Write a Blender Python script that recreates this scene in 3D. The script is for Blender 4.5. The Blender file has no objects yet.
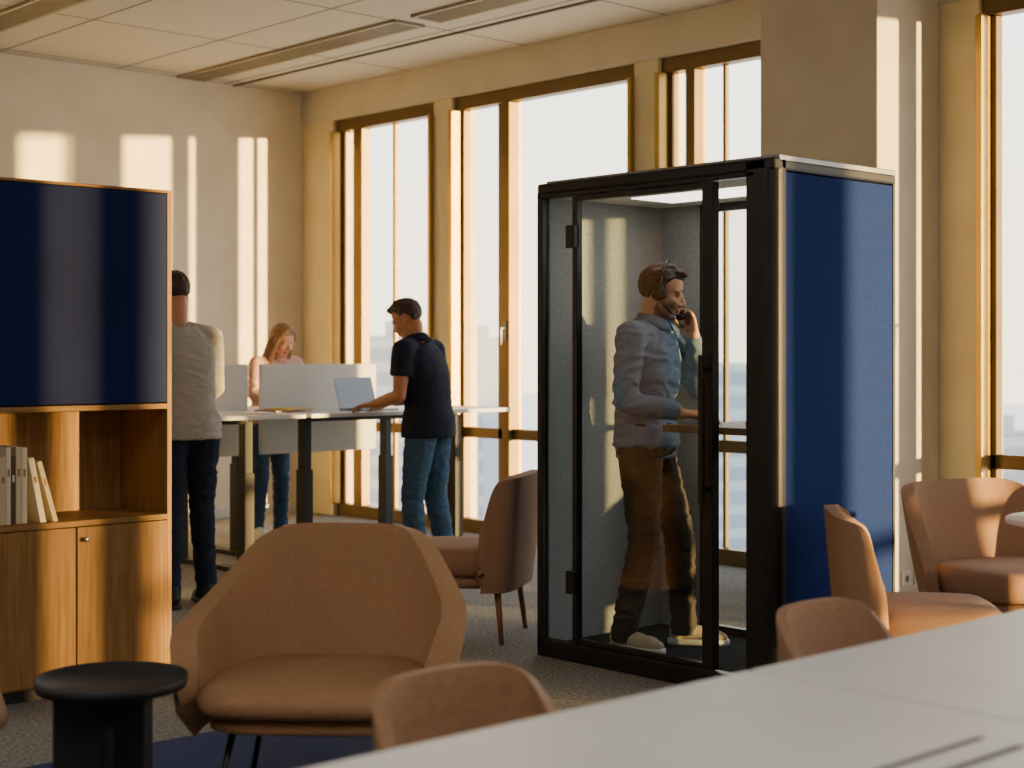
import bpy, bmesh, math, random
from mathutils import Vector, Matrix, noise
random.seed(7)
V=Vector
scn=bpy.context.scene
COL=scn.collection

# ------------------------------------------------------------------ helpers
def lin(h):
    h=h.lstrip('#'); o=[]
    for i in (0,2,4):
        c=int(h[i:i+2],16)/255
        o.append(c/12.92 if c<=0.04045 else ((c+0.055)/1.055)**2.4)
    return (o[0],o[1],o[2],1)

def newmat(name):
    m=bpy.data.materials.new(name); m.use_nodes=True
    nt=m.node_tree; b=nt.nodes.get('Principled BSDF')
    return m,nt,b

def mat(name,c1,c2=None,rough=.6,metal=0,scale=(8,8,8),bump=0,bscale=None,detail=3,sheen=0,coat=0,spec=None,ramp=(.35,.65)):
    m,nt,b=newmat(name)
    c1=lin(c1); c2=lin(c2) if c2 else c1
    N=nt.nodes; L=nt.links
    tc=N.new('ShaderNodeTexCoord'); mp=N.new('ShaderNodeMapping'); mp.inputs['Scale'].default_value=scale
    L.new(tc.outputs['Object'],mp.inputs['Vector'])
    nz=N.new('ShaderNodeTexNoise'); nz.inputs['Scale'].default_value=1; nz.inputs['Detail'].default_value=detail
    L.new(mp.outputs['Vector'],nz.inputs['Vector'])
    r=N.new('ShaderNodeValToRGB'); r.color_ramp.elements[0].position=ramp[0]; r.color_ramp.elements[1].position=ramp[1]
    r.color_ramp.elements[0].color=c1; r.color_ramp.elements[1].color=c2
    L.new(nz.outputs['Fac'],r.inputs['Fac']); L.new(r.outputs['Color'],b.inputs['Base Color'])
    b.inputs['Roughness'].default_value=rough; b.inputs['Metallic'].default_value=metal
    if spec is not None: b.inputs['Specular IOR Level'].default_value=spec
    if sheen: b.inputs['Sheen Weight'].default_value=sheen
    if coat: b.inputs['Coat Weight'].default_value=coat
    if bump:
        n2=N.new('ShaderNodeTexNoise'); n2.inputs['Scale'].default_value=bscale or 200; n2.inputs['Detail'].default_value=2
        L.new(tc.outputs['Object'],n2.inputs['Vector'])
        bp=N.new('ShaderNodeBump'); bp.inputs['Strength'].default_value=bump; bp.inputs['Distance'].default_value=.004
        L.new(n2.outputs['Fac'],bp.inputs['Height']); L.new(bp.outputs['Normal'],b.inputs['Normal'])
    return m

def glassmat(name,tint=(1,1,1,1),refl=1.0):
    m,nt,b=newmat(name); N=nt.nodes; L=nt.links
    N.remove(b); out=[n for n in N if n.type=='OUTPUT_MATERIAL'][0]
    t=N.new('ShaderNodeBsdfTransparent'); t.inputs['Color'].default_value=tint
    g=N.new('ShaderNodeBsdfGlossy'); g.inputs['Roughness'].default_value=.01
    f=N.new('ShaderNodeLayerWeight'); f.inputs['Blend'].default_value=.5
    p=N.new('ShaderNodeMath'); p.operation='POWER'; p.inputs[1].default_value=5
    L.new(f.outputs['Facing'],p.inputs[0])
    mu=N.new('ShaderNodeMath'); mu.operation='MULTIPLY_ADD'; mu.inputs[1].default_value=.9*refl; mu.inputs[2].default_value=.04*refl
    L.new(p.outputs[0],mu.inputs[0])
    mx=N.new('ShaderNodeMixShader'); L.new(mu.outputs[0],mx.inputs[0]); L.new(t.outputs[0],mx.inputs[1]); L.new(g.outputs[0],mx.inputs[2])
    L.new(mx.outputs[0],out.inputs['Surface'])
    return m

def emat(name,c,s):
    m,nt,b=newmat(name); b.inputs['Base Color'].default_value=lin(c)
    b.inputs['Emission Color'].default_value=lin(c); b.inputs['Emission Strength'].default_value=s
    return m

def finish(name,bm,m=None,parent=None,smooth=False,loc=None,yaw=0,mods=None,recalc=True):
    if recalc: bmesh.ops.recalc_face_normals(bm,faces=bm.faces)
    me=bpy.data.meshes.new(name); bm.to_mesh(me); bm.free()
    return link(name,me,m,parent,smooth,loc,yaw)
def link(name,me,m=None,parent=None,smooth=False,loc=None,yaw=0):
    ob=bpy.data.objects.new(name,me); COL.objects.link(ob)
    if m:
        for mm in (m if isinstance(m,list) else [m]): me.materials.append(mm)
    if smooth: me.polygons.foreach_set('use_smooth',[True]*len(me.polygons))
    if parent: ob.parent=parent
    if loc is not None: ob.location=loc
    ob.rotation_euler=(0,0,yaw)
    return ob
def top(ob,label,cat,group=None):
    ob['label']=label; ob['category']=cat
    if group: ob['group']=group
    return ob
def empty(name,loc,yaw,label,cat,group=None):
    e=bpy.data.objects.new(name,None); e.empty_display_size=.2; COL.objects.link(e)
    e.location=loc; e.rotation_euler=(0,0,yaw); return top(e,label,cat,group)
def struct(ob): ob['kind']='structure'; return ob

def addbox(bm,a,b,bev=0,seg=2,M=None):
    r=bmesh.ops.create_cube(bm,size=1)
    vs=r['verts']; a=V(a); b=V(b); c=(a+b)/2; s=b-a
    for v in vs: v.co=V((v.co.x*s.x,v.co.y*s.y,v.co.z*s.z))+c
    if bev:
        es=list({e for v in vs for e in v.link_edges})
        rr=bmesh.ops.bevel(bm,geom=es,offset=bev,segments=seg,affect='EDGES',profile=.5)
        vs=list({v for f in rr['faces'] for v in f.verts}|set(v for v in vs if v.is_valid))
    if M is not None:
        for v in vs: v.co=M@v.co
    return vs
def box(name,a,b,m,parent=None,bev=0,seg=2,M=None,smooth=False,loc=None,yaw=0):
    bm=bmesh.new(); addbox(bm,a,b,bev,seg,M)
    return finish(name,bm,m,parent,smooth,loc,yaw)
def boxes(name,lst,m,parent=None,bev=0,**k):
    bm=bmesh.new()
    for a,b in lst: addbox(bm,a,b,bev)
    return finish(name,bm,m,parent,**k)
def pane(name,x,y0,y1,z0,z1,m,parent):
    bm=bmesh.new(); bm.faces.new([bm.verts.new(p) for p in ((x,y0,z0),(x,y1,z0),(x,y1,z1),(x,y0,z1))])
    return finish(name,bm,m,parent)

def loft(bm,rings,closed=False):
    R=[[bm.verts.new(p) for p in r] for r in rings]; n=len(R[0])
    for i in range(len(R)-1):
        for j in range(n):
            bm.faces.new((R[i][j],R[i][(j+1)%n],R[i+1][(j+1)%n],R[i+1][j]))
    bm.faces.new(R[0][::-1]); bm.faces.new(R[-1])
def frame(ax):
    ax=ax.normalized(); up=V((0,0,1)) if abs(ax.z)<.9 else V((1,0,0))
    a=ax.cross(up).normalized(); b=ax.cross(a).normalized(); return a,b
def cap(bm,p0,p1,r0,r1,n=14,side=None,flat=1.0,h=4):
    p0=V(p0);p1=V(p1); ax=(p1-p0); ax=ax.normalized() if ax.length>1e-6 else V((0,0,1))
    if side is None: a,b=frame(ax)
    else:
        a=(V(side)-ax*V(side).dot(ax)).normalized(); b=ax.cross(a).normalized()
    rings=[]
    def ring(c,r): rings.append([c+a*(r*math.cos(2*math.pi*k/n))+b*(r*flat*math.sin(2*math.pi*k/n)) for k in range(n)])
    for i in range(h):
        t=-math.pi/2+.12+(math.pi/2-.12)*i/(h-1) if h>1 else 0
        ring(p0+ax*(math.sin(t)*r0),math.cos(t)*r0)
    for i in range(h):
        t=(math.pi/2-.12)*i/(h-1)
        ring(p1+ax*(math.sin(t)*r1),math.cos(t)*r1)
    loft(bm,rings)
def tube(bm,pts,r,n=10):
    pts=[V(p) for p in pts]; rings=[]
    for i,p in enumerate(pts):
        d=(pts[min(i+1,len(pts)-1)]-pts[max(i-1,0)]); a,b=frame(d)
        rr=r[i] if isinstance(r,(list,tuple)) else r
        rings.append([p+a*(rr*math.cos(2*math.pi*k/n))+b*(rr*math.sin(2*math.pi*k/n)) for k in range(n)])
    loft(bm,rings)
def cyl(bm,p0,p1,r0,r1=None,n=20): tube(bm,[p0,p1],[r0,r1 if r1 is not None else r0],n)
def ell(bm,c,r,R=None,seg=20):
    M=Matrix.Translation(V(c))@((R.to_4x4() if R is not None else Matrix.Identity(4)))@Matrix.Diagonal((r[0],r[1],r[2],1))
    bmesh.ops.create_uvsphere(bm,u_segments=seg,v_segments=max(8,seg*2//3),radius=1,matrix=M)
def lathe(bm,prof,n=48,c=(0,0,0)):
    rings=[[V(c)+V((r*math.cos(2*math.pi*k/n),r*math.sin(2*math.pi*k/n),z)) for k in range(n)] for r,z in prof]
    loft(bm,rings)

def remesh(bm,vox,smooth=4,fac=.5):
    bmesh.ops.recalc_face_normals(bm,faces=bm.faces)
    me=bpy.data.meshes.new('tmp'); bm.to_mesh(me); bm.free()
    ob=bpy.data.objects.new('tmp',me); COL.objects.link(ob)
    md=ob.modifiers.new('r','REMESH'); md.mode='VOXEL'; md.voxel_size=vox
    if smooth:
        s=ob.modifiers.new('s','SMOOTH'); s.iterations=smooth; s.factor=fac
    dg=bpy.context.evaluated_depsgraph_get(); dg.update()
    out=bpy.data.meshes.new_from_object(ob.evaluated_get(dg))
    bpy.data.objects.remove(ob); return out
def wrinkle(me,amp,fr=(14,14,34),seed=0):
    for v in me.vertices:
        c=v.co; q=V((c.x*fr[0]+seed,c.y*fr[1]+seed*2,c.z*fr[2]))
        w=noise.noise(q*.5)*.9; k=(1-abs(noise.noise(q+V((w,w,w)))*2))
        v.co=v.co+v.normal*(amp*(k-.5))

# ------------------------------------------------------------------ materials
M_wall=mat('wall_plaster','#ece2cf','#e4d9c4',.9,scale=(3,3,3),bump=.05,bscale=90)
M_col=mat('column_plaster','#d2cabb','#cac1b1',.9,scale=(3,3,3),bump=.05,bscale=90)
M_bulk=mat('bulkhead_plaster','#d0c8b8','#c8bfae',.9,scale=(3,3,3))
M_brz=mat('bronze_frame','#6b5737','#76613e',.38,.65,scale=(2,2,2))
M_brass=mat('brass_reveal','#ad8e4c','#b99a56',.34,.7,scale=(2,2,2))
M_pier=mat('pier_cream','#d9cdab','#d0c39d',.6,scale=(3,3,3))
M_winglass=glassmat('window_glass',(.97,.98,.98,1),.6)
M_boothglass=glassmat('booth_glass',(.89,.93,.94,1),1.0)
M_black=mat('black_metal','#17181c','#1e1f24',.36,.3)
M_blackm=mat('black_matt','#141418','#1b1b1f',.6)
M_alu=mat('grey_aluminium','#85868a','#909196',.35,.8)
M_blue=mat('blue_felt','#182b62','#203470',.95,scale=(180,180,180),bump=.6,bscale=400,spec=.1)
M_navy=mat('navy_board','#101e49','#142453',.5,scale=(2,2,2),spec=.05)
M_grey=mat('grey_felt','#8c9296','#9da2a5',.95,scale=(70,70,70),bump=.4,bscale=260)
M_oak=mat('oak_wood','#76542f','#a07949',.58,scale=(60,60,3),detail=8,ramp=(.25,.75),bump=.1,bscale=120,spec=.2)
M_oakh=mat('oak_wood_horizontal','#76542f','#a07949',.58,scale=(3,60,60),detail=8,ramp=(.25,.75),spec=.2)
M_tan=mat('tan_wool','#977150','#a37d5b',.72,scale=(120,120,120),bump=.25,bscale=420,spec=.35)
M_tan2=mat('terracotta_wool','#97745c','#a38068',.8,scale=(120,120,120),bump=.3,bscale=420,spec=.3)
M_tan3=mat('caramel_leather','#8e6a4e','#9b7659',.55,scale=(40,40,40),bump=.15,bscale=180,spec=.35)
M_legwood=mat('walnut_leg','#7a4f30','#8c5f3b',.5,scale=(30,30,4))
M_white=mat('white_laminate','#d6d6d8','#dcdcde',.42,scale=(3,3,3),spec=.35)
M_whitem=mat('white_matt','#d9d8d4','#d3d2ce',.7)
M_screen=mat('desk_screen_felt','#cfcfcc','#d8d8d5',.95,scale=(120,120,120))
M_rug=mat('blue_rug','#1b2d58','#263a69',.98,scale=(90,90,90),bump=.8,bscale=300)

def carpetmat():
    m,nt,b=newmat('grey_carpet'); N=nt.nodes; L=nt.links
    tc=N.new('ShaderNodeTexCoord'); n1=N.new('ShaderNodeTexNoise'); n1.inputs['Scale'].default_value=60; n1.inputs['Detail'].default_value=8
    L.new(tc.outputs['Object'],n1.inputs['Vector'])
    r=N.new('ShaderNodeValToRGB'); r.color_ramp.elements[0].position=.35; r.color_ramp.elements[1].position=.68
    r.color_ramp.elements[0].color=lin('#5c5a56'); r.color_ramp.elements[1].color=lin('#96928c')
    L.new(n1.outputs['Fac'],r.inputs[0]); L.new(r.outputs[0],b.inputs['Base Color']); b.inputs['Roughness'].default_value=.97
    bp=N.new('ShaderNodeBump'); bp.inputs['Strength'].default_value=.5; bp.inputs['Distance'].default_value=.006
    L.new(n1.outputs['Fac'],bp.inputs['Height']); L.new(bp.outputs[0],b.inputs['Normal']); return m
M_carpet=carpetmat()
def ceilmat():
    m,nt,b=newmat('ceiling_panels'); N=nt.nodes; L=nt.links
    tc=N.new('ShaderNodeTexCoord'); mp=N.new('ShaderNodeMapping'); mp.inputs['Rotation'].default_value=(0,0,math.pi/2)
    L.new(tc.outputs['Object'],mp.inputs[0])
    br=N.new('ShaderNodeTexBrick'); br.offset=0; br.inputs['Scale'].default_value=1
    br.inputs['Brick Width'].default_value=1.35; br.inputs['Row Height'].default_value=.98; br.inputs['Mortar Size'].default_value=.010
    br.inputs['Color1'].default_value=lin('#bdb8af'); br.inputs['Color2'].default_value=lin('#b7b2a8'); br.inputs['Mortar'].default_value=lin('#5e5951')
    L.new(mp.outputs[0],br.inputs['Vector']); L.new(br.outputs['Color'],b.inputs['Base Color']); b.inputs['Roughness'].default_value=.9
    return m
M_ceil=ceilmat()
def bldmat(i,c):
    m,nt,b=newmat('haze_tint_facade_%d'%i); N=nt.nodes; L=nt.links
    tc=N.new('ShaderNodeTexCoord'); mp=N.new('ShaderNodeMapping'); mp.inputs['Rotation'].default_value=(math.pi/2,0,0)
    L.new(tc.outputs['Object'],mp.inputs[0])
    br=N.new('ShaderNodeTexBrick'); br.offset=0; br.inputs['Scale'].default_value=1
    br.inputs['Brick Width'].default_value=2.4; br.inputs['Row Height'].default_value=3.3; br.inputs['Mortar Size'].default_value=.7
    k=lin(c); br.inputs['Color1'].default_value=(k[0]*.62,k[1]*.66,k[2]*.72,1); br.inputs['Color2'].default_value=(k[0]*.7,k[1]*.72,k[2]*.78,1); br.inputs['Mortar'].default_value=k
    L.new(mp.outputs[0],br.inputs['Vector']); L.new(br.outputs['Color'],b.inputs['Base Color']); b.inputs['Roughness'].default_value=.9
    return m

# ------------------------------------------------------------------ room shell
XW=7.7; YB=10.96; ZC=3.6; X0=-3.0; Y0=-4.6
struct(box('floor',(X0-.2,Y0-.2,-.25),(XW+.2,YB+.2,0),M_carpet))
struct(box('ceiling',(X0-.2,Y0-.2,ZC),(XW+.2,YB+.2,ZC+.2),M_ceil))
struct(box('wall_back',(X0-.2,YB,0),(XW+.2,YB+.2,ZC),M_wall))
struct(box('wall_left',(X0-.2,Y0,0),(X0,YB,ZC),M_wall))
struct(box('wall_front',(X0-.2,Y0-.2,0),(XW+.2,Y0,ZC),M_wall))
struct(box('wall_bulkhead',(XW-.07,Y0,3.33),(XW+.2,YB,ZC),M_bulk))
struct(box('wall_column',(7.03,4.72,0),(XW+.12,5.51,ZC),M_col,bev=.006))
struct(box('baseboard_back',(X0,YB-.015,0),(XW-.1,YB,.08),M_whitem))
piers=[(10.5,10.96),(8.96,9.18),(6.84,7.06),(4.47,4.72),(2.38,2.6),(.26,.48),(-1.86,-1.64),(-3.98,-3.76)]
for i,(a,b) in enumerate(piers):
    o=struct(box('trim_%d'%(i+1),(XW-.06,a,0),(XW+.2,b,3.33),M_pier,bev=.004))
struct(box('trim_20',(XW-.06,Y0,0),(XW+.16,-3.98,.1),M_brz))
bays=[(9.18,10.5),(7.06,8.96),(5.51,6.84),(2.6,4.47),(.48,2.38),(-1.64,.26),(-3.76,-1.86)]
for i,(a,b) in enumerate(bays):
    L=[]; x0,x1=XW,XW+.07
    zt=3.33
    L.append(((x0-.02,a,0),(x1,b,.1)))
    L.append(((x0-.03,a,zt-.1),(x1,b,zt)))
    L.append(((x0,a,.72),(x1,b,.80)))
    def vert(y0,y1,dx=0): L.append(((x0-dx,y0,.1),(x1,y1,zt-.1)))
    vert(a,a+.05); vert(b-.07,b)
    w=b-a
    if w>1.5:
        vert(b-.62,b-.54,.035); vert(b-.54,b-.46,.0)
        if i!=1: vert(b-.27,b-.245,-.04)
    elif i==0:
        vert(b-.34,b-.22,.02); vert(b-.72,b-.69,-.03)
    else:
        vert(b-.28,b-.2,.02); vert(b-.5,b-.475,-.03)
    bm=bmesh.new()
    for p,q in L: addbox(bm,p,q,.004,1)
    wf=struct(finish('window_%d'%(i+1),bm,M_brz))
    for (ya,yb_) in ((a,a+.03),(b-.04,b)):
        box('reveal',(XW-.10,ya,.1),(XW+.02,yb_,zt-.1),M_brass,wf,bev=.003)
    for yy in ((b-.60,) if w>1.5 else (b-.27,)):
        box('facade_fin',(XW+.08,yy,.0),(XW+.11,yy+.03,zt),M_brass,wf)
    pane('glass',XW+.045,a+.02,b-.02,.1,zt-.08,M_winglass,wf)
    if w>1.5:
        bm=bmesh.new(); hy=b-.585
        addbox(bm,(x0-.045,hy-.014,1.45),(x0-.03,hy+.014,1.6),.004,1)
        cap(bm,(x0-.05,hy,1.55),(x0-.085,hy,1.55),.009,.009)
        cap(bm,(x0-.085,hy,1.55),(x0-.085,hy,1.43),.01,.009)
        finish('handle',bm,M_alu,wf,True)['label']='brushed metal window handle'
def diffuser(n,x,y0,y1,w=.26):
    bm=bmesh.new(); z0=ZC-.02
    addbox(bm,(x-w/2,y0,z0),(x-w/2+.02,y1,ZC)); addbox(bm,(x+w/2-.02,y0,z0),(x+w/2,y1,ZC))
    addbox(bm,(x-w/2,y0,z0),(x+w/2,y0+.02,ZC)); addbox(bm,(x-w/2,y1-.02,z0),(x+w/2,y1,ZC))
    k=9
    for i in range(1,k):
        xx=x-w/2+w*i/k; addbox(bm,(xx-.005,y0,z0+.002),(xx+.005,y1,ZC))
    return struct(finish('trim_%d'%n,bm,M_diff))
M_diff=mat('diffuser_metal','#8d867a','#968f83',.5,.2)
M_slot=mat('slot_dark','#4a453e','#524d45',.8)
n=30
for xx in (6.5,4.45,2.4):
    y=YB-.05
    while y>Y0+3.0:
        struct(box('trim_%d'%n,(xx-.125,y-2.83,ZC-.009),(xx+.125,y-.03,ZC-.003),M_slot)); n+=1
        diffuser(n,xx,y-2.85,y-.02); n+=1
        y-=3.0
struct(box('trim_90',(6.94,Y0+.1,ZC-.01),(6.97,YB,ZC),M_slot))
# ------------------------------------------------------------------ outside
struct(box('ground',(60,-260,-30.5),(900,900,-30),mat('haze_tint_ground','#dcd7cd','#e4dfd5',.95,scale=(.02,.02,.02))))  # pale ground colour stands in for distance haze
cols=['#b3b8bd','#c1bfba','#a9b1b9','#bdbab3']  # pale facade tones with the distance haze put into the colour
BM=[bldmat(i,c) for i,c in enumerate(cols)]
rb=random.Random(3)
for i in range(24):
    az=math.radians(6+i*3.6+rb.uniform(-.8,.8)); D=220+(i%3)*55
    px,py=D*math.sin(az),D*math.cos(az)
    if px<70: continue
    w=rb.uniform(9,17); h=rb.uniform(20,35)+(rb.random()<.35)*10
    bm=bmesh.new(); addbox(bm,(-w/2,-w/2,0),(w/2,w/2,h)); 
    addbox(bm,(-w/5,-w/6,h),(w/6,w/5,h+2.2))
    if i%3==0: addbox(bm,(w/2,-w/3,0),(w/2+w*.4,w/2,h*.7))
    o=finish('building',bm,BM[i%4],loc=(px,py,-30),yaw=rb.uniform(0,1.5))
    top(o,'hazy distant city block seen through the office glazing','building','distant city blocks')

# ------------------------------------------------------------------ phone booth
BX0,BX1,BY0,BY1,BH=4.751,5.58,3.653,4.984,2.13
booth=empty('phone_booth',(BX0,BY0,0),0,'freestanding black-framed glass phone booth with blue felt side panel','phone booth')
def bl(p): return (p[0]-BX0,p[1]-BY0,p[2])
def bbox(name,a,b,m,par=booth,bev=0,**k): return box(name,bl(a),bl(b),m,par,bev,**k)
def bpane(name,x,y0,y1,z0,z1,par=booth): return pane(name,x-BX0,y0-BY0,y1-BY0,z0,z1,M_boothglass,par)
bbox('base',(BX0,BY0,0),(BX1,BY1,.05),M_black,bev=.006)
bbox('carpet_tile',(BX0+.05,BY0+.05,.05),(BX1-.05,BY1-.05,.056),mat('booth_carpet','#2b2e34','#34373d',.97,scale=(80,80,80),spec=.1))
bbox('roof',(BX0,BY0,BH-.062),(BX1,BY1,BH-.012),M_black,bev=.01)
bbox('roof_cap',(BX0+.03,BY0+.0,BH-.03),(BX1,BY1-.03,BH),M_alu,bev=.004)['label']='grey metal roof cap'
bbox('ceiling_liner',(BX0+.05,BY0+.05,BH-.075),(BX1-.05,BY1-.05,BH-.062),M_whitem)
bbox('light_panel',(BX0+.3,BY0+.25,BH-.08),(BX1-.25,BY1-.3,BH-.075),emat('booth_led','#fff1dd',4.0))
bm=bmesh.new()
r=.05; poly=[]; y1=BY0+.14
for k in range(9):
    a=math.pi+(math.pi/2)*k/8
    poly.append((BX0+r+r*math.cos(a),BY0+r+r*math.sin(a)))
poly+= [(BX0+.07,BY0),(BX0+.07,BY0+.03),(BX0+.06,BY0+.07),(BX0+.05,y1),(BX0,y1)]
loft(bm,[[V(bl((p[0],p[1],z))) for p in poly] for z in (.03,BH-.02)])
finish('corner_post',bm,M_black,booth)
bbox('corner_post',(BX0,4.95,.04),(BX0+.04,BY1,BH-.05),M_black,bev=.005)
bbox('corner_post',(BX1-.04,BY1-.04,.04),(BX1,BY1,BH-.05),M_black,bev=.006)
bbox('corner_post',(BX1-.02,BY0,.04),(BX1,BY0+.05,BH-.03),M_blackm,bev=.008)
bbox('frame_rail',(BX0,BY0+.1,.04),(BX0+.05,BY1,.08),M_black,bev=.004)
bbox('frame_rail',(BX0,BY0+.1,BH-.08),(BX0+.05,BY1,BH-.06),M_black,bev=.004)
bpane('fixed_pane',BX0+.024,4.765,4.952,.08,BH-.08)
bpane('fixed_pane',BX0+.024,3.79,3.945,.08,BH-.08)
door=boxes('door',[(bl((BX0+.005,4.735,.083)),bl((BX0+.04,4.765,BH-.083))),
                   (bl((BX0+.0,3.965,.083)),bl((BX0+.045,4.02,BH-.083))),
                   (bl((BX0+.01,4.0,.083)),bl((BX0+.04,4.74,.105))),
                   (bl((BX0+.01,4.0,BH-.105)),bl((BX0+.04,4.74,BH-.083)))],M_black,booth,bev=.003)
bpane('door_glass',BX0+.024,4.02,4.735,.1,BH-.1,door)
bm=bmesh.new(); hx,hy,_=bl((BX0-.035,3.99,0))
addbox(bm,(hx-.012,hy-.012,.75),(hx+.008,hy+.012,1.35),.004,2)
addbox(bm,(hx,hy-.008,.8),(hx+.04,hy+.008,.82)); addbox(bm,(hx,hy-.008,1.28),(hx+.04,hy+.008,1.30))
finish('handle',bm,M_black,door)
for z in (1.82,.3):
    box('hinge',bl((BX0-.012,4.735,z)),bl((BX0+.02,4.79,z+.1)),M_black,door,bev=.003)
bbox('side_panel',(BX0+.065,BY0+.004,.05),(BX1-.018,BY0+.04,BH-.065),M_blue,bev=.006)['label']='blue felt outer side panel'
bbox('inner_lining',(BX0+.07,BY0+.04,.05),(BX1-.03,BY0+.05,BH-.075),M_grey)
bbox('side_panel',(BX0+.04,BY1-.03,.05),(BX1-.04,BY1-.004,BH-.062),M_blue)
bbox('inner_lining',(BX0+.04,BY1-.045,.05),(BX1-.04,BY1-.03,BH-.075),M_grey)['label']='mottled grey acoustic felt lining'
bbox('back_panel',(BX1-.04,4.70,.05),(BX1-.01,BY1-.04,BH-.062),M_grey)
bbox('frame_rail',(BX1-.04,4.68,.05),(BX1-.005,4.70,BH-.062),M_black)
bbox('frame_rail',(BX1-.04,BY0+.04,.05),(BX1-.005,4.70,.09),M_black)
bbox('frame_rail',(BX1-.04,BY0+.04,BH-.11),(BX1-.005,4.70,BH-.062),M_black)
bpane('back_glass',BX1-.026,BY0+.05,4.68,.08,BH-.1)
sh=bbox('shelf',(4.85,BY0+.05,1.025),(BX1-.05,4.32,1.055),mat('shelf_wood','#6a4a32','#78573c',.45,scale=(3,30,30)),bev=.004)
for x_ in (5.0,5.4):
    box('shelf_bracket',bl((x_,BY0+.05,.93)),bl((x_+.02,3.95,1.025)),M_black,sh,bev=.003)

def laptop(loc,yaw,label,ang=110,w=.32,dp=.22,scrcol='#5d7ea8',es=.9):
    e=empty('laptop',loc,yaw,label,'laptop')
    box('laptop_base',(-dp/2,-w/2,0),(dp/2,w/2,.014),M_alu,e,bev=.004)
    box('keyboard',(-.01,-w/2+.02,.0138),(dp/2-.02,w/2-.02,.0155),M_blackm,e)
    a=math.radians(ang-90)
    M=Matrix.Translation((dp/2,0,.012))@Matrix.Rotation(a,4,'Y')
    lid=box('lid',(-.006,-w/2,0),(0,w/2,.21),M_alu,e,bev=.002,M=M)
    box('screen',(-.0075,-w/2+.01,.012),(-.006,w/2-.01,.2),emat('lcd_'+scrcol[1:],scrcol,es),lid,M=M)
    return e
laptop((5.24,3.96,1.055),-math.pi/2-.1,'slim open silver laptop on the booth shelf',115,.3,.21,'#3a4a60')

# ------------------------------------------------------------------ chairs
def chaikin(P,it=2,keep=.2):
    for _ in range(it):
        Q=[P[0]]
        for i in range(len(P)-1):
            a,b=P[i],P[i+1]
            Q.append(tuple(u.lerp(v,keep) for u,v in zip(a,b))); Q.append(tuple(u.lerp(v,1-keep) for u,v in zip(a,b)))
        Q.append(P[-1]); P=Q
    return P
def shell_ctrl(topp,botp,bulge=.03,nv=9,it=2,keep=.2):
    pairs=[(V(t),V(b)) for t,b in zip(topp,botp)]
    mir=[(V((t.x,-t.y,t.z)),V((b.x,-b.y,b.z))) for t,b in pairs[::-1]]
    if abs(pairs[0][0].y)<1e-6: mir=mir[:-1]
    P=chaikin(mir+pairs,it,keep)
    bm=bmesh.new(); G=[]
    for t,b in P:
        o=V((b.x,b.y,0)); o=o.normalized() if o.length>0 else V((1,0,0)); row=[]
        for j in range(nv+1):
            f=j/nv; row.append(bm.verts.new(b.lerp(t,f)+o*(bulge*math.sin(math.pi*f))))
        G.append(row)
    for i in range(len(G)-1):
        for j in range(nv): bm.faces.new((G[i][j],G[i+1][j],G[i+1][j+1],G[i][j+1]))
    return bm
def solid(ob,th):
    s=ob.modifiers.new('s','SOLIDIFY'); s.thickness=th; s.offset=0; s.use_even_offset=False
    b=ob.modifiers.new('b','BEVEL'); b.width=th*.4; b.segments=4; b.limit_method='ANGLE'; b.angle_limit=math.radians(50)
    return ob
def cushion(bm,x0,x1,hw,z0,z1,pw=.35,dome=.02,nar=0):
    n=48; rings=[]
    prof=[(.80,z0),(.95,z0+.012),(1.0,z0+(z1-z0)*.35),(1.0,z0+(z1-z0)*.65),(.96,z1-.012),(.88,z1),(.6,z1+dome*.6),(.3,z1+dome*.9),(.02,z1+dome)]
    cx=(x0+x1)/2; hx=(x1-x0)/2
    for s,z in prof:
        r=[]
        for k in range(n):
            a=2*math.pi*k/n; c,sn=math.cos(a),math.sin(a)
            X=math.copysign(abs(c)**pw,c); Y=math.copysign(abs(sn)**pw,sn)
            r.append(V((cx+hx*s*X*1.0,hw*s*Y*(1-nar*(1 if X<0 else 0)*abs(X)),z)))
        rings.append(r)
    loft(bm,rings)
def chair(name,loc,yaw,label,cat,P,mt,legm,legs,group=None,sc=1):
    e=empty(name,loc,yaw,label,cat,group); e.scale=(sc,sc,sc)
    sh=finish('backrest',shell_ctrl(P['top'],P['bot'],P.get('bulge',.03),keep=P.get('keep',.2),it=P.get('it',2)),mt,e,True,recalc=True); solid(sh,P.get('th',.05))
    bm=bmesh.new(); cushion(bm,*P['seat']); finish('seat',bm,mt,e,True)
    if P.get('under'):
        bm=bmesh.new(); cushion(bm,*P['under']); finish('seat_base',bm,mt,e,True)
    for (a,b,r0,r1) in legs:
        bm=bmesh.new(); cyl(bm,a,b,r0,r1,14); finish('leg',bm,legm,e,True)
    return e
ARM=dict(top=[(-.43,0,.855),(-.425,.20,.852),(-.385,.275,.815),(-.25,.37,.675),(-.12,.415,.61),(.12,.42,.575),(.21,.39,.50),(.24,.365,.38)],
         bot=[(-.30,0,.30),(-.295,.15,.30),(-.27,.20,.30),(-.19,.28,.30),(-.10,.315,.30),(.10,.335,.30),(.19,.33,.30),(.22,.325,.30)],
         bulge=.018,th=.082,keep=.25,it=3,seat=(-.30,.38,.345,.345,.43,.36,.008,.08),under=(-.28,.34,.31,.29,.345,.4,0,.1))
def leg4(x0,x1,y,z,r0,r1,sp=.04):
    return [((x0,y,z),(x0-sp,y+sp,0),r0,r1),((x0,-y,z),(x0-sp,-y-sp,0),r0,r1),((x1,y,z),(x1+sp,y+sp,0),r0,r1),((x1,-y,z),(x1+sp,-y-sp,0),r0,r1)]
cam_dir=math.atan2(-.735,-.678)
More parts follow.
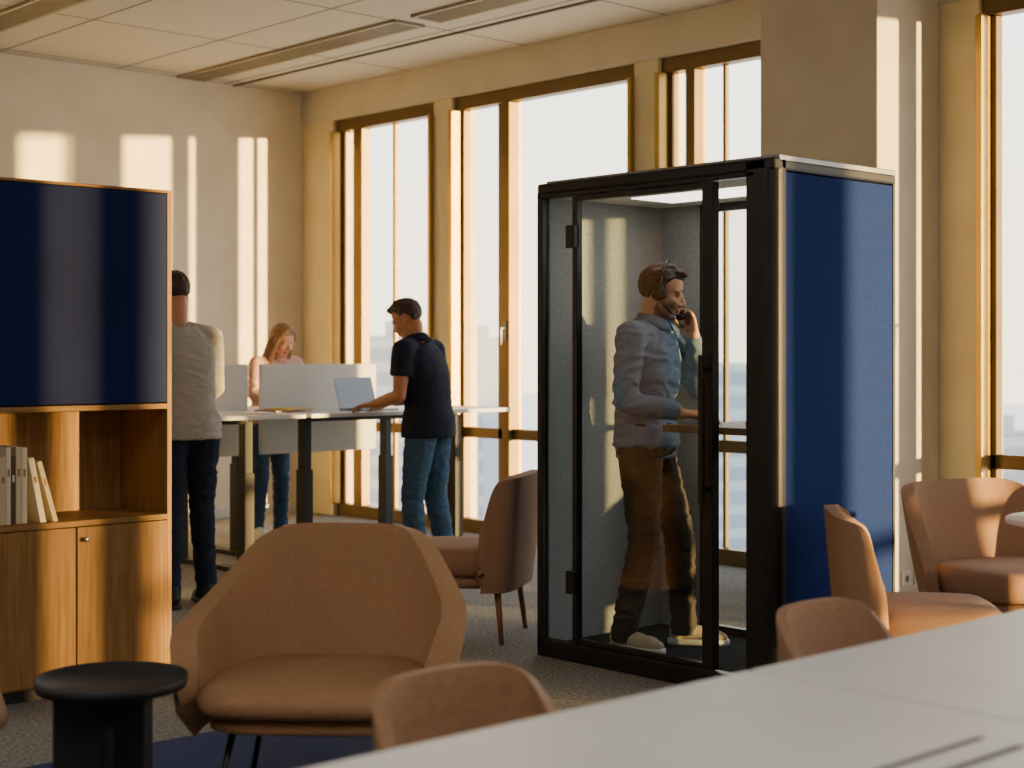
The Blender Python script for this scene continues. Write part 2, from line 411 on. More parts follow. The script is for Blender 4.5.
chair('armchair',(2.675,3.73,.008),cam_dir-.06,'large tan wool tub armchair with seat cushion and thin black legs','armchair',ARM,M_tan,M_black,leg4(-.2,.24,.23,.29,.011,.009,.06),sc=.935)
chair('armchair',(1.54,4.27,.008),-.35,'tan wool tub armchair beside the black side table','armchair',ARM,M_tan,M_black,leg4(-.2,.24,.23,.29,.011,.009,.06),sc=.935)
LNG=dict(top=[(-.27,0,.785),(-.265,.23,.785),(-.24,.275,.78),(-.18,.29,.75),(-.14,.29,.6),(-.13,.28,.40)],
         bot=[(-.22,0,.25),(-.215,.20,.25),(-.19,.25,.25),(-.15,.265,.25),(-.12,.27,.25),(-.11,.27,.25)],
         bulge=.006,th=.06,seat=(-.20,.34,.285,.31,.44,.42,.006,.04),under=(-.18,.31,.255,.25,.315,.5,0,.05))
LNGW=dict(LNG,top=[(-.31,0,.785),(-.295,.22,.785),(-.24,.33,.765),(-.13,.39,.69),(-.06,.395,.56),(-.04,.36,.42)],it=3,keep=.25)
chair('lounge_chair',(4.88,5.56,0),math.atan2(.84,-.54),'terracotta upholstered lounge chair with wooden legs beside the booth','chair',LNG,M_tan2,M_legwood,leg4(-.17,.24,.2,.28,.018,.011,.03))
chair('lounge_chair',(4.94,3.19,0),-.85,'terracotta upholstered lounge chair standing against the booth side','chair',dict(LNG,th=.05),M_tan2,M_legwood,leg4(-.17,.24,.2,.28,.018,.011,.03),sc=.98)
chair('lounge_chair',(6.12,3.47,0),-math.pi/2-.30,'tan upholstered lounge chair behind the small round table','chair',LNGW,M_tan2,M_legwood,leg4(-.17,.24,.2,.28,.018,.011,.03))
DIN=dict(top=[(-.22,0,.725),(-.21,.12,.723),(-.17,.185,.705),(-.11,.205,.63),(-.06,.205,.53)],
         bot=[(-.18,0,.41),(-.17,.10,.41),(-.13,.16,.41),(-.08,.185,.41),(-.04,.19,.41)],
         bulge=.01,th=.03,seat=(-.2,.22,.195,.40,.455,.6,.01,.1))
for (x,y,yw) in ((1.96,2.13,-math.pi/2-.05),(3.20,2.13,-math.pi/2+.03)):
    chair('dining_chair',(x,y,0),yw,'low-backed caramel upholstered chair drawn up to the white table','chair',DIN,M_tan3 if x<2 else M_tan2,M_black,leg4(-.14,.17,.16,.41,.011,.009,.03),'chairs along the white table')
# side table
st=empty('side_table',(2.04,3.83,.008),.2,'small round black side table with tray-like top','side table')
bm=bmesh.new(); lathe(bm,[(.18,.425),(.2,.43),(.205,.445),(.205,.462),(.199,.462),(.195,.447),(.01,.446)]); finish('tabletop',bm,M_blackm,st,True)
for k in range(3):
    a=k*2*math.pi/3+.5; M=Matrix.Rotation(a,4,'Z')
    box('leg',(.02,-.016,0),(.155,.016,.428),M_blackm,st,bev=.004,M=M)
bm=bmesh.new(); cyl(bm,(0,0,0),(0,0,.428),.035); finish('pedestal',bm,M_blackm,st,True)
top(box('rug',(0,0,0),(2.75,2.32,.008),M_rug,None,bev=.003,loc=(.62,2.42,0)),'dark blue flat woven rug under the armchairs','rug')

# white meeting table (two joined)
for i,(a,b) in enumerate(((.75,2.346),(2.354,3.95))):
    t=empty('table',(a,.62,0),0,'long white laminate meeting table with black legs','table','joined white tables')
    box('tabletop',(0,0,.715),(b-a,1.25,.74),M_white,t,bev=.004)
    for x in (.08,b-a-.08):
        boxes('leg',[((x-.025,.1,0),(x+.025,.15,.715)),((x-.025,1.1,0),(x+.025,1.15,.715)),((x-.025,.1,.665),(x+.025,1.15,.715)),],M_black,t,bev=.003)
    box('cable_flap',(b-a-.62,.605,.7401),(b-a-.14,.655,.7415),M_white,t,bev=.001)
    box('cable_slot',(b-a-.62,.658,.7399),(b-a-.14,.672,.7408),M_blackm,t)
    box('cable_slot',(b-a-.62,.588,.7399),(b-a-.14,.602,.7408),M_blackm,t)
rt=empty('round_table',(5.43,2.72,0),0,'small round white pedestal table among lounge chairs','table')
bm=bmesh.new(); lathe(bm,[(.27,.715),(.3,.722),(.3,.738),(.296,.742),(.01,.742)]); finish('tabletop',bm,M_white,rt,True)
bm=bmesh.new(); lathe(bm,[(.2,0),(.2,.012),(.03,.03),(.025,.05),(.025,.7),(.06,.716)]); finish('pedestal',bm,M_whitem,rt,True)

for x in (7.30,7.42):
    o=box('power_outlet',(x-.04,4.708,.08),(x+.04,4.72,.16),M_whitem,bev=.003)
    bm=bmesh.new(); cyl(bm,(x,4.7075,.12),(x,4.709,.12),.02); s=finish('socket',bm,M_alu,o)
    top(o,'white wall socket near the floor on the column','power outlet')

# ------------------------------------------------------------------ cabinet
CX0,CX1,CY0,CY1=2.02,3.26,5.61,6.02
cb=empty('storage_cabinet',(CX0,CY0,0),0,'oak storage unit with navy board, open shelf and cupboard doors','cabinet')
def c_(p): return (p[0]-CX0,p[1]-CY0,p[2])
def cbox(n,a,b,m,par=cb,bev=.002): return box(n,c_(a),c_(b),m,par,bev)
HC=2.03
boxes('body',[(c_((CX0,CY0+.02,.05)),c_((CX0+.02,CY1,HC))),(c_((CX1-.02,CY0,.05)),c_((CX1,CY1,HC))),
   (c_((CX0+.02,CY0+.02,.05)),c_((CX1-.02,CY1,.07)))],M_oak,cb,bev=.001)
for za,zb_ in ((.672,.694),(1.128,1.150),(HC-.012,HC)):
    cbox('shelf_board',(CX0,CY0,za),(CX1-.02,CY1-.01,zb_),M_oakh,bev=.001)
cbox('back_panel',(CX0+.02,CY1-.02,.07),(CX1-.02,CY1-.005,HC-.012),M_oak)
cbox('navy_board',(CX0+.004,CY0+.004,1.155),(CX1-.012,CY0+.03,HC-.014),M_navy)['label']='dark navy upper board'
cbox('plinth',(CX0+.02,CY0+.05,0),(CX1-.02,CY1-.02,.05),M_blackm)
for i in range(3):
    a=CX0+.003+i*.407+.003; b=a+.4
    d=cbox('door',(a,CY0,.06),(b,CY0+.02,.668),M_oak)
    if i!=1:
        bm=bmesh.new(); kx=a+.03
        lathe(bm,[(.005,0),(.005,.012),(.011,.016),(.011,.022),(.004,.024)],20)
        bmesh.ops.rotate(bm,verts=bm.verts,cent=(0,0,0),matrix=Matrix.Rotation(math.pi/2,3,'X'))
        bmesh.ops.translate(bm,verts=bm.verts,vec=c_((kx,CY0,.62)))
        finish('knob',bm,M_alu,d,True)['label']='small brushed metal knob'
M_pages=mat('paper','#d8cfbc','#cfc5b0',.9)
spines=['#cdc2aa','#8a7a66','#d6ccb9','#bfb294','#d6ccb9','#5a4a3e','#c9bca0','#d6ccb9']
rb=random.Random(5)
def book(x,w,h,dp,c,lean=0,z=.6942):
    m=bpy.data.materials.get('book_'+c[1:]) or mat('book_'+c[1:],c,None,.6,spec=.2)
    M=Matrix.Rotation(-lean,4,'Y')
    o=box('book',(-w,0,0),(0,dp,h),m,None,bev=.0015,M=M,loc=(x,CY0+.05,z))
    box('pages',(-w+.002,.003,.003),(-.002,dp+.001,h+.0008),M_pages,o,M=M)
    box('spine_label',(-w*.75,-.0006,h*.62),(-w*.25,.001,h*.72),M_pages if lin(c)[0]<.3 else M_tan3,o,M=M)
    top(o,'hardback book standing on the open oak shelf' if not lean else 'hardback book leaning on the open oak shelf','book','books on the oak shelf')
x=2.28
for i in range(18):
    w=rb.choice([.018,.022,.028,.024]); x+=w+.0015
    if x>2.655: break
    book(x,w,rb.uniform(.255,.30),.19,spines[i%8])
book(x+.05,.024,.26,.18,'#d6ccb9',.20)
book(x+.10,.02,.25,.18,'#bfb294',.28)

# ------------------------------------------------------------------ standing desks
DZ=.99
for (xa,xb) in ((3.72,5.40),(5.44,7.10)):
    for (ya,yb,yl,w) in ((7.70,8.43,8.06,'near'),(8.47,9.20,8.84,'far')):
        d=empty('standing_desk',(xa,ya,0),0,'white height-adjustable standing desk with black legs','desk','standing desks')
        box('desktop',(0,0,DZ-.025),(xb-xa,yb-ya,DZ),M_white,d,bev=.003)
        for lx in (.20,xb-xa-.20):
            bm=bmesh.new(); y=yl-ya
            addbox(bm,(lx-.035,y-.045,.02),(lx+.035,y+.045,.62),.003); addbox(bm,(lx-.028,y-.036,.5),(lx+.028,y+.036,DZ-.05),.003)
            finish('leg',bm,M_blackm,d)
            box('foot',(lx-.04,.06,0),(lx+.04,yb-ya-.06,.03),M_blackm,d,bev=.004)
        box('crossbar',(.2,yl-ya-.03,DZ-.065),(xb-xa-.2,yl-ya+.03,DZ-.026),M_blackm,d)
for (xa,xb) in ((3.80,5.46),(5.56,6.50)):
    o=box('desk_screen',(xa,8.431,.70),(xb,8.469,1.29),M_screen,bev=.008)
    top(o,'pale grey felt divider screen between standing desks','desk divider')
laptop((6.07,7.95,DZ),math.atan2(1,-.05),'open silver laptop on the standing desk',108,.32,.22,'#828b96',.4)
def flat(name,c,loc,yaw,w,h,t,label,cat):
    o=box(name,(-w/2,-h/2,0),(w/2,h/2,t),mat(name+c[1:],c,None,.6),bev=.001,loc=loc,yaw=yaw); top(o,label,cat)
    box('pages',(-w/2+.003,-h/2-.001,.002),(w/2-.003,h/2-.003,t-.002),M_pages,o)
flat('notebook','#7a3f6e',(5.52,8.12,DZ),.1,.30,.21,.014,'purple notebook lying on the standing desk','notebook')
flat('folder','#d8b04a',(5.56,8.10,DZ+.014),.35,.28,.2,.010,'yellow folder on a purple notebook','folder')
flat('notebook','#e4e0d8',(5.20,7.95,DZ),-.2,.21,.29,.008,'white notepad lying on the standing desk','notepad')
# ------------------------------------------------------------------ people
def skinmat(name,c):
    m,nt,b=newmat(name); a=nt.nodes.new('ShaderNodeAttribute'); a.attribute_name='Col'
    nt.links.new(a.outputs['Color'],b.inputs['Base Color']); b.inputs['Roughness'].default_value=.5
    b.inputs['Subsurface Weight'].default_value=.08; b.inputs['Subsurface Radius'].default_value=(.02,.008,.004)
    return m
M_skin=skinmat('skin','#c98f6e')
M_sclera=mat('eye_white','#d9d4cc',None,.25); M_iris=mat('eye_iris','#2c2018',None,.2)

def Rhead(yaw,pitch,roll=0):
    return Matrix.Rotation(yaw,3,'Z')@Matrix.Rotation(pitch,3,'Y')@Matrix.Rotation(roll,3,'X')
def add_head(bm,c,R,s=1,fem=False):
    def E(p,r,R2=None): ell(bm,c+R@(V(p)*s),V(r)*s,R if R2 is None else R@R2,24)
    def C(a,b,r0,r1): cap(bm,c+R@(V(a)*s),c+R@(V(b)*s),r0*s,r1*s)
    E((-.014,0,.035),(.096,.075,.084))
    E((.022,0,-.022),(.066,.060,.082))
    E((.028,0,-.072),(.052,.050 if not fem else .044,.040))
    E((.066,0,-.098),(.018,.021,.017))
    C((-.005,-.05,-.06),(.05,-.028,-.092),.018,.017); C((-.005,.05,-.06),(.05,.028,-.092),.018,.017)
    C((.079,0,.012),(.100,0,-.028),.008,.012); E((.101,0,-.034),(.013,.012,.010))
    for s_ in (-1,1):
        E((.090,.012*s_,-.038),(.011,.009,.008))
        E((.071,.030*s_,.019),(.016,.026,.008))
        E((.058,.040*s_,-.028),(.022,.022,.020))
        E((-.002,.077*s_,-.006),(.019,.007,.032),Matrix.Rotation(.35*s_,3,'Z')@Matrix.Rotation(-.15,3,'Y'))
        E((-.004,.079*s_,-.026),(.011,.007,.014))
        E((.070,.031*s_,.0045),(.0165,.0165,.0085)); E((.070,.031*s_,-.0095),(.0145,.0155,.006))
    E((.083,0,-.061),(.012,.024,.0062)); E((.081,0,-.0715),(.012,.020,.0066))
def add_hand(bm,w,d,n,side,curls=(.3,.35,.4,.45),s=1,thumb=(.75,.65,.3)):
    d=V(d).normalized(); n=(V(n)-d*V(n).dot(d)).normalized()
    t=d.cross(n)*(1 if side=='R' else -1)
    w=V(w)
    rings=[]
    for (u,hw,ht) in ((-.02,.024,.019),(.0,.026,.019),(.03,.034,.0175),(.065,.041,.0155),(.088,.040,.0125),(.096,.036,.008)):
        c=w+d*(u*s)
        rings.append([c+t*(hw*s*math.cos(a))+n*(ht*s*math.sin(a)) for a in [2*math.pi*k/16 for k in range(16)]])
    loft(bm,rings)
    for off,L,cu,sp in ((.031,.95,curls[0],.10),(.0105,1.06,curls[1],.02),(-.0105,.98,curls[2],-.05),(-.030,.78,curls[3],-.13)):
        p=w+d*(.086*s)+t*(off*s); dr=(d+t*sp).normalized()
        ang=0; r=.0092*s
        for seg,fr in ((.043,.8),(.027,1.1),(.021,.9)):
            ang+=cu*fr; dd=dr*math.cos(ang)+n*math.sin(ang)
            q=p+dd*(seg*L*s); cap(bm,p,q,r,r*.92,10); p=q; r*=.92
    p=w+d*(.022*s)+t*(.024*s)+n*(.006*s); dd=(d*thumb[0]+t*thumb[1]+n*thumb[2]).normalized(); r=.0145*s
    for k,seg in enumerate((.042,.032,.024)):
        q=p+dd*(seg*s); cap(bm,p,q,r,r*.84,10); p=q; r*=.84; dd=(dd+d*.25-t*.12+n*.12).normalized()
TR=[(-.085,.150,.108),(0,.166,.117),(.3,.146,.108),(.62,.150,.112),(.9,.168,.118),(1.3,.176,.106),(1.62,.150,.088),(1.85,.085,.066),(2,.06,.055)]
def torso(bm,J,o=0,fem=False,zmin=None,tmax=2.0,k=1.0,tmin=-1):
    P,C,N=V(J['pel']),V(J['chest']),V(J['neck'])
    LH=(V(J['hL'])-V(J['hR'])).normalized(); LS=(V(J['sL'])-V(J['sR'])).normalized()
    def pos(t):
        if t<0: return P+V((0,0,t))
        if t<=1:
            b=P.lerp(C,t); sag=V((0.012,0,0))*math.sin(t*math.pi)*-1; return b+sag
        return C.lerp(N,t-1)
    rings=[]
    for t,hw,hd in TR:
        if t>tmax or t<tmin: continue
        c=pos(t); up=(pos(min(2,t+.1))-pos(max(-.08,t-.1))).normalized()
        L=LH.lerp(LS,max(0,min(1,t))).normalized(); F=L.cross(up).normalized(); L=up.cross(F).normalized()
        if fem:
            hw*= .88 if t>.1 else .98
            if abs(t-.3)<.1: hw*=.9
            if t==.9: hd*=1.12
        hw=hw*k+o; hd=hd*k+o
        rings.append([c+L*(hw*math.copysign(abs(math.cos(a))**.85,math.cos(a)))+F*(hd*math.copysign(abs(math.sin(a))**.9,math.sin(a))) for a in [2*math.pi*j/28 for j in range(28)]])
    loft(bm,rings)
def pt(a,b,t): return V(a).lerp(V(b),t)
def person(label,loc,yaw,J,hd,hands,skin='#c98f6e',hair='#2a1c14',hairstyle='short',topc=None,sleeve=1.0,trous=None,shoec=None,solec=None,vox=.0045,fem=False,k=1.0,tk=None,stub=False,collar=False,hem=.10,laces=False,tr_end=.04,wr=.006,nape=.085):
    tk=tk or k
    c=V(J['head']); R=Rhead(*hd); hs=.97 if fem else 1.0
    bm=bmesh.new(); add_head(bm,c,R,hs,fem)
    nb=V(J['neck'])
    nr=.052 if not fem else .043
    cap(bm,c+R@V((-.03,0,-.055)),nb+V((0,0,-.03)),nr,nr+.002)
    torso(bm,J,-.012,fem,k=k,tmax=1.7)
    for S in 'LR':
        s_,e,w=V(J['s'+S]),V(J['e'+S]),V(J['w'+S])
        cap(bm,nb+(s_-nb)*.25+V((0,0,-.04)),s_+V((0,0,-.008)),.034*k,.044*k)
        ar=.90 if sleeve>=.9 else 1.0
        cap(bm,s_,pt(s_,e,.45),.048*k,.046*k*ar); cap(bm,pt(s_,e,.45),e,.046*k*ar,.037*k); cap(bm,e,pt(e,w,.35),.038*k,.038*k); cap(bm,pt(e,w,.35),w,.038*k,.025*k,side=None)
        h,kn,a=V(J['h'+S]),V(J['k'+S]),V(J['a'+S])
        cap(bm,h,kn,.074*tk,.050*tk); cap(bm,kn,pt(kn,a,.35),.050*tk,.050*tk); cap(bm,pt(kn,a,.35),a,.050*tk,.034*tk)
        ty=J['t'+S]; f=V((math.cos(ty),math.sin(ty),0))
        g=V((a.x,a.y,0)); cap(bm,g-f*.03+V((0,0,.05)),g+f*.12+V((0,0,.035)),.03,.024)
        hh=hands[S]; add_hand(bm,w,hh[0],hh[1],S,hh[2],.98 if not fem else .88,hh[3] if len(hh)>3 else (.75,.65,.3))
    me=remesh(bm,vox,3,.5)
    ob=link('person',me,M_skin,None,True,loc,yaw); top(ob,label,'person')
    ca=me.color_attributes.new('Col','FLOAT_COLOR','POINT'); sk=V(lin(skin)[:3]); hr=V(lin(hair)[:3])
    lip=V((sk.x*.78,sk.y*.5,sk.z*.5)); Ri=R.transposed()
    dat=[]
    base=[sk.x,sk.y,sk.z,1]
    for v in me.vertices:
        if (v.co-c).length>.2: dat+=base; continue
        p=Ri@(v.co-c)/hs; col=sk
        if abs(p.x)<.14 and abs(p.z)<.14 and abs(p.y)<.1:
            if p.x>.07 and abs(p.y)<.025*(1-abs(p.z+.066)/.02*.3) and -.077<p.z<-.057: col=lip
            elif stub and p.z<-.035 and p.x>-.01 and not (p.z>-.05 and abs(p.y)<.02 and p.x>.09):
                kf=.7*min(1,max(0,(-.035-p.z)/.015)); col=sk.lerp(hr*1.5,kf)
        dat+= [col.x,col.y,col.z,1]
    ca.data.foreach_set('color',dat)
    for s_ in (-1,1):
        bm=bmesh.new(); ell(bm,c+R@(V((.0725,.031*s_,-.0015))*hs),V((.0125,.0125,.0105)),R,14)
        n0=len(bm.faces); ell(bm,c+R@(V((.0795,.0305*s_,-.0018))*hs),V((.0062,.0056,.0056)),R,12)
        bm.faces.ensure_lookup_table()
        for f in bm.faces[n0:]: f.material_index=1
        finish('eye',bm,[M_sclera,M_iris],ob,True)
        bm=bmesh.new(); cap(bm,c+R@(V((.085,.014*s_,.021))*hs),c+R@(V((.080,.034*s_,.026))*hs),.0042,.0042); cap(bm,c+R@(V((.080,.034*s_,.026))*hs),c+R@(V((.068,.048*s_,.020))*hs),.0042,.0025)
        finish('eyebrow',bm,mh(hair),ob,True)
    bm=bmesh.new()
    tmp=bmesh.new(); bmesh.ops.create_uvsphere(tmp,u_segments=72,v_segments=50,radius=1)
    rr=V((.106,.084,.094)); cc=V((-.014,0,.035))
    dele=[]
    for v in tmp.verts:
        p=V((v.co.x*rr.x,v.co.y*rr.y,v.co.z*rr.z))+cc
        if p.x>.045: lim=.070
        elif p.x>.012: lim=.070-( .045-p.x)/.033*.045
        elif p.x>-.03: lim=.022
        else: lim=.022-min(1,(-.03-p.x)/.03)*nape
        if hairstyle=='long' and p.x<.02: lim=-.05
        v.co=p
        if p.z<lim: dele.append(v)
    bmesh.ops.delete(tmp,geom=dele,context='VERTS')
    geo=bmesh.ops.extrude_face_region(tmp,geom=list(tmp.faces))
    nv=[g for g in geo['geom'] if isinstance(g,bmesh.types.BMVert)]
    for v in nv: v.co=cc+(v.co-cc)*.84
    for v in tmp.verts: v.co=c+R@(v.co*hs)
    mt_=bpy.data.meshes.new('t'); tmp.to_mesh(mt_); tmp.free(); bm.from_mesh(mt_)
    def HE(p,r): ell(bm,c+R@(V(p)*hs),V(r)*hs,R,18)
    def HC(a,b,r0,r1): cap(bm,c+R@(V(a)*hs),c+R@(V(b)*hs),r0*hs,r1*hs)
    if hairstyle=='short':
        HE((.052,-.012,.102),(.035,.042,.017)); HE((.0,0,.116),(.06,.05,.016)); HE((-.07,0,.01),(.032,.056,.05)); 
        HC((.02,-.03,.118),(.082,-.02,.098),.014,.009); HC((.02,.0,.122),(.085,.008,.100),.014,.009); HC((.01,.03,.118),(.078,.034,.092),.013,.008)
        for s_ in (-1,1): HC((.012,.0735*s_,.025),(.012,.0715*s_,-.005),.007,.005)
    elif hairstyle=='crew':
        HE((.0,0,.112),(.07,.055,.016)); HE((-.072,0,.02),(.028,.052,.045)); HE((.045,0,.1),(.035,.045,.015))
        for s_ in (-1,1): HC((.012,.0735*s_,.025),(.012,.0715*s_,-.005),.007,.005)
    else:
        HE((-.04,0,.0),(.075,.082,.09))
        for s_ in (-1,1):
            HC((.045,.04*s_,.085),(.03,.078*s_,.02),.022,.02); HC((.03,.078*s_,.02),(.02,.083*s_,-.08),.02,.022)
            HC((.02,.083*s_,-.08),(.03,.088*s_,-.19),.022,.024); HC((.03,.088*s_,-.19),(.045,.08*s_,-.27),.024,.010)
            HC((-.03,.07*s_,-.02),(-.03,.085*s_,-.18),.035,.03); HC((-.03,.085*s_,-.18),(.0,.08*s_,-.26),.03,.015)
        HC((-.075,0,-.02),(-.085,0,-.2),.045,.03)
    hm=remesh(bm,.0055,2,.5)
    for v in hm.vertices:
        p=Ri@(v.co-c); q=V((p.x*40,p.y*110,p.z*(40 if hairstyle!='long' else 12)))
        v.co+=v.normal*(.005*noise.noise(q)+.004*noise.noise(q*.4))
    link('hair',hm,mh(hair),ob,True)
    bm=bmesh.new(); torso(bm,J,.010,fem,tmax=1.85,k=k,tmin=-.2)
    P0=V(J['pel'])
    for S in 'LR':
        s_,e,w=V(J['s'+S]),V(J['e'+S]),V(J['w'+S]); ng=nb+V((0,0,-.035))
        cap(bm,ng+(s_-ng)*.3,s_,.054*k,.064*k)
        if sleeve>=.9:
            cap(bm,s_,pt(s_,e,.5),.066*k,.058*k); cap(bm,pt(s_,e,.5),e,.058*k,.050*k); cap(bm,e,pt(e,w,.4),.051*k,.048*k)
            we=pt(e,w,.93); a,b=frame(we-e); cap(bm,pt(e,w,.4),pt(e,w,.85),.048*k,.037*k); tube(bm,[pt(e,w,.8),we],[.040*k,.037*k],16)
        else:
            tube(bm,[pt(s_,e,.0),pt(s_,e,.35),pt(s_,e,sleeve)],[.064*k,.064*k,.062*k],18)
    if hem:
        lo=[];
        for dz,hw,hdp in ((.06,.168,.128),(0,.184,.138),(-hem,.186,.142)):
            cc2=P0+V((0,0,dz)); lo.append([cc2+V((hdp*k*math.sin(a),hw*k*math.cos(a),0)) for a in [2*math.pi*j/28 for j in range(28)]])
        loft(bm,lo)
    tm=remesh(bm,.008,5,.5); wrinkle(tm,wr,(11,11,24),seed=3)
    shirt=link('shirt',tm,topc,ob,True)
    if collar:
        bm=bmesh.new(); ax=(c-nb).normalized(); ax=(ax+V((0,0,1.2))).normalized(); a=V((1,0,0)); a=(a-ax*a.dot(ax)).normalized(); b=ax.cross(a); n=30
        rings=[]
        for hgt,r in ((-.035,nr+.030),(-.005,nr+.018),(.022,nr+.010),(.026,nr+.013),(.0,nr+.027),(-.022,nr+.040)):
            row=[]
            for j in range(n+1):
                th=math.radians(14)+(2*math.pi-math.radians(28))*j/n
                f=math.cos(th)
                row.append(nb+ax*(hgt-.012*max(0,f)+.012)+a*(r*f*1.05)+b*(r*math.sin(th)))
            rings.append([bm.verts.new(p) for p in row])
        for i in range(len(rings)-1):
            for j in range(n): bm.faces.new((rings[i][j],rings[i][j+1],rings[i+1][j+1],rings[i+1][j]))
        o=finish('collar',bm,topc,shirt,True); sd=o.modifiers.new('s','SOLIDIFY'); sd.thickness=.003
    bm=bmesh.new(); 
    rings=[]
    for dz,hw,hdp in ((.07,.156,.116),(0,.176,.126),(-.07,.176,.126)):
        cc2=P0+V((0,0,dz)); rings.append([cc2+V((hdp*k*math.sin(a),hw*k*math.cos(a),0)) for a in [2*math.pi*j/28 for j in range(28)]])
    loft(bm,rings)
    for S in 'LR':
        h,kn,a=V(J['h'+S]),V(J['k'+S]),V(J['a'+S])
        cap(bm,h,pt(h,kn,.5),.093*tk,.080*tk); cap(bm,pt(h,kn,.5),kn,.080*tk,.066*tk); cap(bm,kn,pt(kn,a,.45),.066*tk,.062*tk)
        tube(bm,[pt(kn,a,.35),pt(kn,a,.8),V((a.x,a.y,tr_end))],[.062*tk,.056*tk,.055*tk],20)
    tm=remesh(bm,.008,5,.5); wrinkle(tm,.008,(10,10,22),seed=9)
    link('trousers',tm,trous,ob,True)
    for S in 'LR':
        a=V(J['a'+S]); ty=J['t'+S]; g=Matrix.Translation((a.x,a.y,0))@Matrix.Rotation(ty,4,'Z')
        bm=bmesh.new()
        out=[(-.075,0),(-.066,.028),(-.02,.034),(.05,.040),(.11,.047),(.16,.043),(.195,.024),(.203,0)]
        ol=out+[(x_,-y_) for x_,y_ in out[::-1][1:-1]]
        loft(bm,[[g@V((x_*f,y_*f,z)) for x_,y_ in ol] for z,f in ((0,.96),(.004,1.0),(.024,1.0),(.027,.96))])
        so=finish('sole',bm,solec,None,True)
        bm=bmesh.new()
        def sc(p0,p1,r0,r1,fl): cap(bm,g@V(p0),g@V(p1),r0,r1,16,side=g.to_3x3()@V((0,1,0)),flat=fl)
        sc((-.03,0,.052),(.13,0,.042),.038,.042,.8); sc((.09,0,.036),(.155,0,.034),.044,.040,.62); sc((-.028,0,.05),(-.022,0,.092),.038,.040,1.0); sc((.0,0,.06),(.08,0,.05),.038,.038,.9)
        for v in bm.verts: v.co.z=max(v.co.z,.012)
        um=remesh(bm,.006,4,.5); sh=link('shoe',um,shoec,ob,True); so.parent=sh
        if laces:
            bm=bmesh.new()
            for i in range(5):
                x_=.035+.016*i; z_=.094-.0075*i
                cap(bm,g@V((x_,-.018,z_-.004)),g@V((x_+.004,.018,z_-.004)),.0035,.0035,8); 
            finish('laces',bm,M_whitem,sh,True)
    return ob
_h={}
def mh(c):
    if c not in _h: _h[c]=mat('hair_'+c[1:],c,c,.55,scale=(200,200,20),bump=.4,bscale=300)
    return _h[c]

def cloth(name,c1,c2,b=.3): return mat(name,c1,c2,.92,scale=(90,90,90),bump=b,bscale=500,spec=.2)

BASE=dict(pel=(0,0,.94),chest=(0,0,1.25),neck=(0,0,1.46),head=(.02,0,1.60),sL=(0,.185,1.40),sR=(0,-.185,1.40),
 hL=(0,.09,.89),hR=(0,-.09,.89),kL=(.01,.10,.48),kR=(.01,-.10,.48),aL=(-.01,.11,.085),aR=(-.01,-.11,.085),tL=.15,tR=-.15)
def pose(**k): d=dict(BASE); d.update(k); return d

# booth man
HY,HP=.04,.24
J=pose(pel=(-.01,0,.925),chest=(.0,.0,1.225),neck=(.02,0,1.435),head=(.065,0,1.57),
  sL=(.04,.185,1.38),sR=(-.04,-.192,1.375),eL=(.185,.20,1.15),wL=(.185,.115,1.385),
  eR=(-.06,-.24,1.10),wR=(.18,-.19,1.045),
  hL=(.0,.088,.88),hR=(-.02,-.088,.88),kL=(.12,.105,.48),kR=(.0,-.10,.47),aL=(.14,.115,.085),aR=(-.09,-.105,.085),tL=.1,tR=-.3)
BLOC=V((5.045,4.575,.056)); BYAW=math.atan2(-.85,.52)
person('man in blue shirt with headset holding phone to ear in booth',BLOC,BYAW,J,(HY,HP,0),
  {'L':((-.30,-.12,.94),(-.55,-.80,0),(.55,.6,.65,.75),(.8,.3,.5)),'R':((.96,.1,-.06),(0.05,.1,-1),(.25,.28,.3,.35))},
  skin='#d09a78',hair='#3a2417',hairstyle='short',topc=cloth('blue_denim_shirt','#687a90','#74869b'),trous=cloth('dark_trousers','#37312e','#413b37'),
  shoec=cloth('beige_suede','#b5a68c','#c1b399'),solec=M_whitem,vox=.0042,stub=True,collar=True,laces=True,hem=.03,wr=.010,k=1.04,tk=1.06)
hR_=Rhead(HY,HP,0); hc=V(J['head'])
he=empty('headset',BLOC,BYAW,'black over-ear headset with boom microphone worn by a man','headset')
bm=bmesh.new(); pts=[hc+hR_@V((-.012,.098*math.cos(a),.012+.130*math.sin(a))) for a in [math.pi*i/20 for i in range(21)]]
tube(bm,pts,.008,8); finish('headband',bm,M_black,he,True)
for s_ in (-1,1):
    bm=bmesh.new(); cyl(bm,hc+hR_@V((-.006,.080*s_,-.005)),hc+hR_@V((-.006,.106*s_,-.005)),.037,.031,24); finish('ear_cup',bm,M_black,he,True)
bm=bmesh.new(); tube(bm,[hc+hR_@V(p) for p in ((0,-.098,-.02),(.03,-.096,-.055),(.07,-.078,-.080),(.102,-.045,-.084))],.004,8)
cap(bm,hc+hR_@V((.098,-.050,-.084)),hc+hR_@V((.112,-.036,-.083)),.009,.009); finish('microphone',bm,M_black,he,True)
bm=bmesh.new(); Mp=Matrix.Translation(hc+hR_@V((.055,.098,-.04)))@(hR_@Matrix.Rotation(-.5,3,'Y')).to_4x4()
addbox(bm,(-.035,-.004,-.072),(.035,.004,.072),.003,2,Mp)
o=finish('mobile_phone',bm,M_blackm,None,False,BLOC,BYAW); top(o,'black mobile phone held to a man\'s ear','phone')

